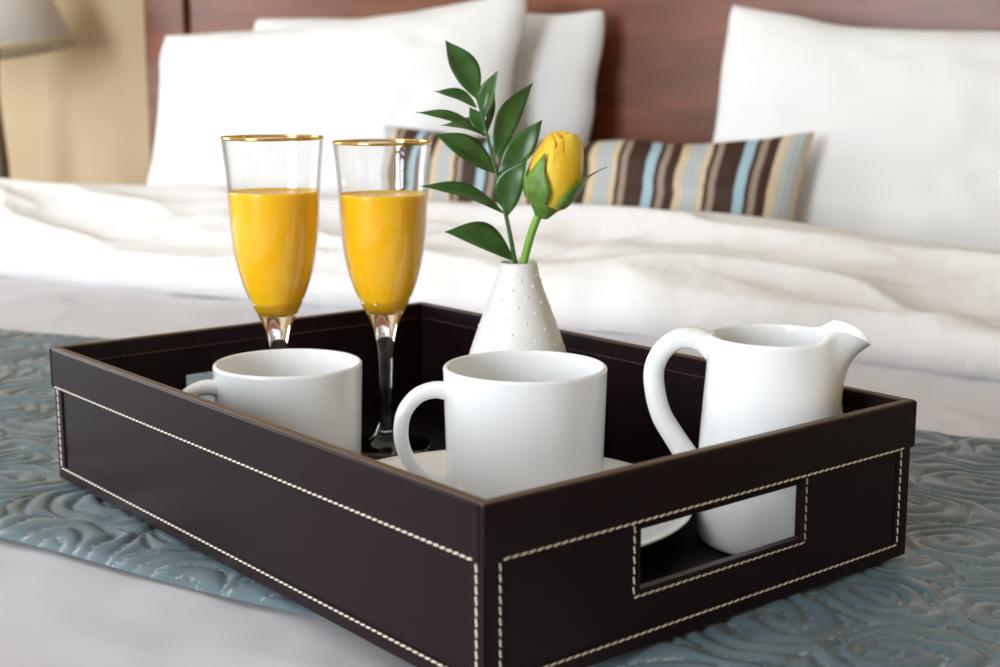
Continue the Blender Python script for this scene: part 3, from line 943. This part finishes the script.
sprig = tag(empty('leafy_sprig', VB), 'sprig of glossy dark green pointed leaves in the vase', 'sprig')
SD = -0.004
stem_pts = [px(520, 330, .002), px(517, 275, 0), px(514, 258, -.001), px(510, 235, SD), px(505, 211, SD), px(497, 173, SD), px(490, 145, SD), px(483, 116, SD), px(477, 95, SD)]
path = arc_path([tuple(p) for p in stem_pts], 5)
v, f = tube(path, [0.0019 - 0.0011 * i / len(path) for i in range(len(path))], seg=10)
make('stem', v, f, M['stem_dark'], sprig)
LV = [  # base, tip, width, normal, bend, fold, sag, base depth, tip depth, twist
    ((478, 98), (447, 39), 25, (.3, -1, .2), .04, .25, .1, SD, .006, 0),
    ((484, 118), (497, 71), 17, (-.6, -1, 0), -.05, .45, .0, SD, -.012, 0),
    ((477, 106), (436, 88), 14, (0, -.7, .9), .10, .25, .15, SD, .004, 0),
    ((485, 133), (421, 106), 14, (.1, -.7, 1), .08, .2, .2, SD, -.010, 0),
    ((487, 134), (441, 123), 15, (0, -.8, .8), .14, .2, .1, SD, .016, 0),
    ((495, 171), (438, 130), 25, (.2, -1, .7), .05, .25, .12, SD, -.010, 0),
    ((496, 158), (533, 82), 21, (.25, -1, .1), -.10, .3, .1, SD, .004, 0),
    ((487, 131), (495, 93), 10, (.8, -.8, 0), -.05, .2, 0, SD, .010, 0),
    ((485, 132), (470, 106), 13, (.2, -1, .2), .0, .2, 0, SD, .002, 0),
    ((498, 172), (541, 119), 23, (.1, -1, .4), .02, .12, -.05, SD, -.002, 0),
    ((507, 215), (525, 159), 26, (-.15, -1, .1), -.14, .15, .05, SD, -.012, 0),
    ((504, 211), (424, 179), 17, (.1, -.8, .9), .09, .2, .18, SD, -.012, 0),
    ((514, 260), (448, 227), 27, (.15, -1, .75), .13, .2, .15, -.001, -.014, 0),
]
for (b_, t_, w_, n_, bd, fo, sg, d0, d1, tw) in LV:
    v, f = leaf_mesh(px(*b_, d0), px(*t_, d1), w_ * K * 1.12, n_, bd, fo, sg, twist=tw)
    lf = make('leaf', v, f, M['leaf'], sprig)

rose = tag(empty('rose', VB), 'single yellow rosebud with green sepals standing in the vase', 'rose')
pts = [px(512, 330, -.003), px(521, 275, -.002), px(525, 255, -.003), px(531, 232, -.005), px(537, 215, -.006), px(540, 207, -.006)]
path = arc_path([tuple(p) for p in pts], 6); n = len(path)
v, f = tube(path, [.0027 + (.0030 * max(0, (i / n - .78) / .22) ** 1.5) for i in range(n)], seg=14)
make('stem', v, f, M['stem'], rose)
# bud frame: origin at the hip, axis tilted to the right
BO = px(543, 207, -.006)
AX = (px(564, 130, -.006) - BO); BH = AX.length; AX.normalize()
BX = (Vector((1, 0, 0)) - AX * AX.x).normalized(); BY = AX.cross(BX)


def bud(r, a, h):
    return BO + BX * (r * math.cos(a)) + BY * (r * math.sin(a)) + AX * h


def petal(a0, half, scale, top, open_=0.0, lean=0.0, n=16, k=17, point=0.0, base_h=0.0):
    V = []
    for lay in (0, 1):
        for i in range(n + 1):
            t = i / n
            for j in range(k):
                q = 2 * j / (k - 1) - 1
                tt = t * (1 - 0.10 * abs(q) ** 3 - point * abs(q) ** 1.5)
                h = base_h * BH + tt * top * BH
                hh = min(1, h / BH)
                r = .0182 * scale * math.sin(math.pi * (0.14 + 0.71 * hh ** 0.75)) + open_ * max(0, t - .72) ** 1.5 * .03
                a = a0 + q * half * (0.55 + 0.45 * math.sin(math.pi * min(1, .12 + .7 * t)))
                edge = .0012 * max(0, abs(q) - .75) / .25 * t        # side edges lift away a little
                V.append(bud(r + edge + (0.00025 if lay == 0 else -0.00025) + lean * q, a, h))
    m = (n + 1) * k; F = []
    for i in range(n):
        for j in range(k - 1):
            a, b, c_, d = i * k + j, (i + 1) * k + j, (i + 1) * k + j + 1, i * k + j + 1
            F.append((a, d, c_, b)); F.append((m + a, m + b, m + c_, m + d))
    for i in range(n):
        for j in (0, k - 1):
            a, b = i * k + j, (i + 1) * k + j
            F.append((a, b, m + b, m + a) if j == 0 else (b, a, m + a, m + b))
    for j in range(k - 1):
        a, b = n * k + j, n * k + j + 1
        F.append((a, b, m + b, m + a))
    return V, F


# angles: -90 deg faces the viewer (BY points back)
rd = math.radians
for a0, half, sc, top, op, le in [
    (rd(-48), rd(66), 1.00, 1.0, .02, .0009), (rd(60), rd(80), .97, .95, .05, .0006), (rd(185), rd(78), .95, .93, .15, -.0006),
    (rd(-150), rd(75), .86, .96, .05, .0005), (rd(-20), rd(75), .82, 1.0, .02, .0005), (rd(100), rd(75), .80, .98, .0, .0005),
    (rd(-95), rd(90), .66, 1.0, .0, .0004), (rd(40), rd(90), .58, 1.0, .0, .0004), (rd(170), rd(100), .42, 1.0, .0, .0003)]:
    v, f = petal(a0, half, sc, top, op, le)
    make('petal', v, f, M['petal'], rose)
# hip and sepals
v, f = lathe(smooth_profile([(0, -.007), (.0042, -.006), (.0066, -.003), (.0098, .001), (.0125, .0045), (.0146, .0085), (.011, .009), (0, .008)], 5), 28)
make('hip', [bud(math.hypot(x, y), math.atan2(y, x), z) for x, y, z in v], f, M['sepal'], rose)


def sepal(a0, half, top, flare, tipcurl, n=14, k=7):
    V = []
    for lay in (0, 1):
        for i in range(n + 1):
            t = i / n
            w = half * ((1 - t) ** 0.9) * (0.95 + 0.35 * math.sin(math.pi * min(1, t * 1.5)))
            for j in range(k):
                q = 2 * j / (k - 1) - 1
                h = .0035 + t * top * BH
                hh = min(1, h / BH)
                r = .0185 * math.sin(math.pi * (0.14 + 0.71 * hh ** 0.75)) + .0011 + flare * t ** 2 + tipcurl * max(0, t - .5) ** 2
                V.append(bud(r + (0.0002 if lay == 0 else -0.0002) + .0006 * abs(q), a0 + q * w, h))
    m = (n + 1) * k; F = []
    for i in range(n):
        for j in range(k - 1):
            a, b, c_, d = i * k + j, (i + 1) * k + j, (i + 1) * k + j + 1, i * k + j + 1
            F.append((a, d, c_, b)); F.append((m + a, m + b, m + c_, m + d))
    for i in range(n):
        for j in (0, k - 1):
            a, b = i * k + j, (i + 1) * k + j
            F.append((a, b, m + b, m + a) if j == 0 else (b, a, m + a, m + b))
    return V, F


for a0, half, top, fl, tc_ in [(rd(-124), rd(36), .62, 0.0, 0.0), (rd(-14), rd(50), .66, .003, .055), (rd(185), rd(34), .62, .001, 0), (rd(110), rd(38), .6, .002, 0), (rd(50), rd(38), .6, .004, 0.01)]:
    v, f = sepal(a0, half, top, fl, tc_)
    make('sepal', v, f, M['sepal'], rose)
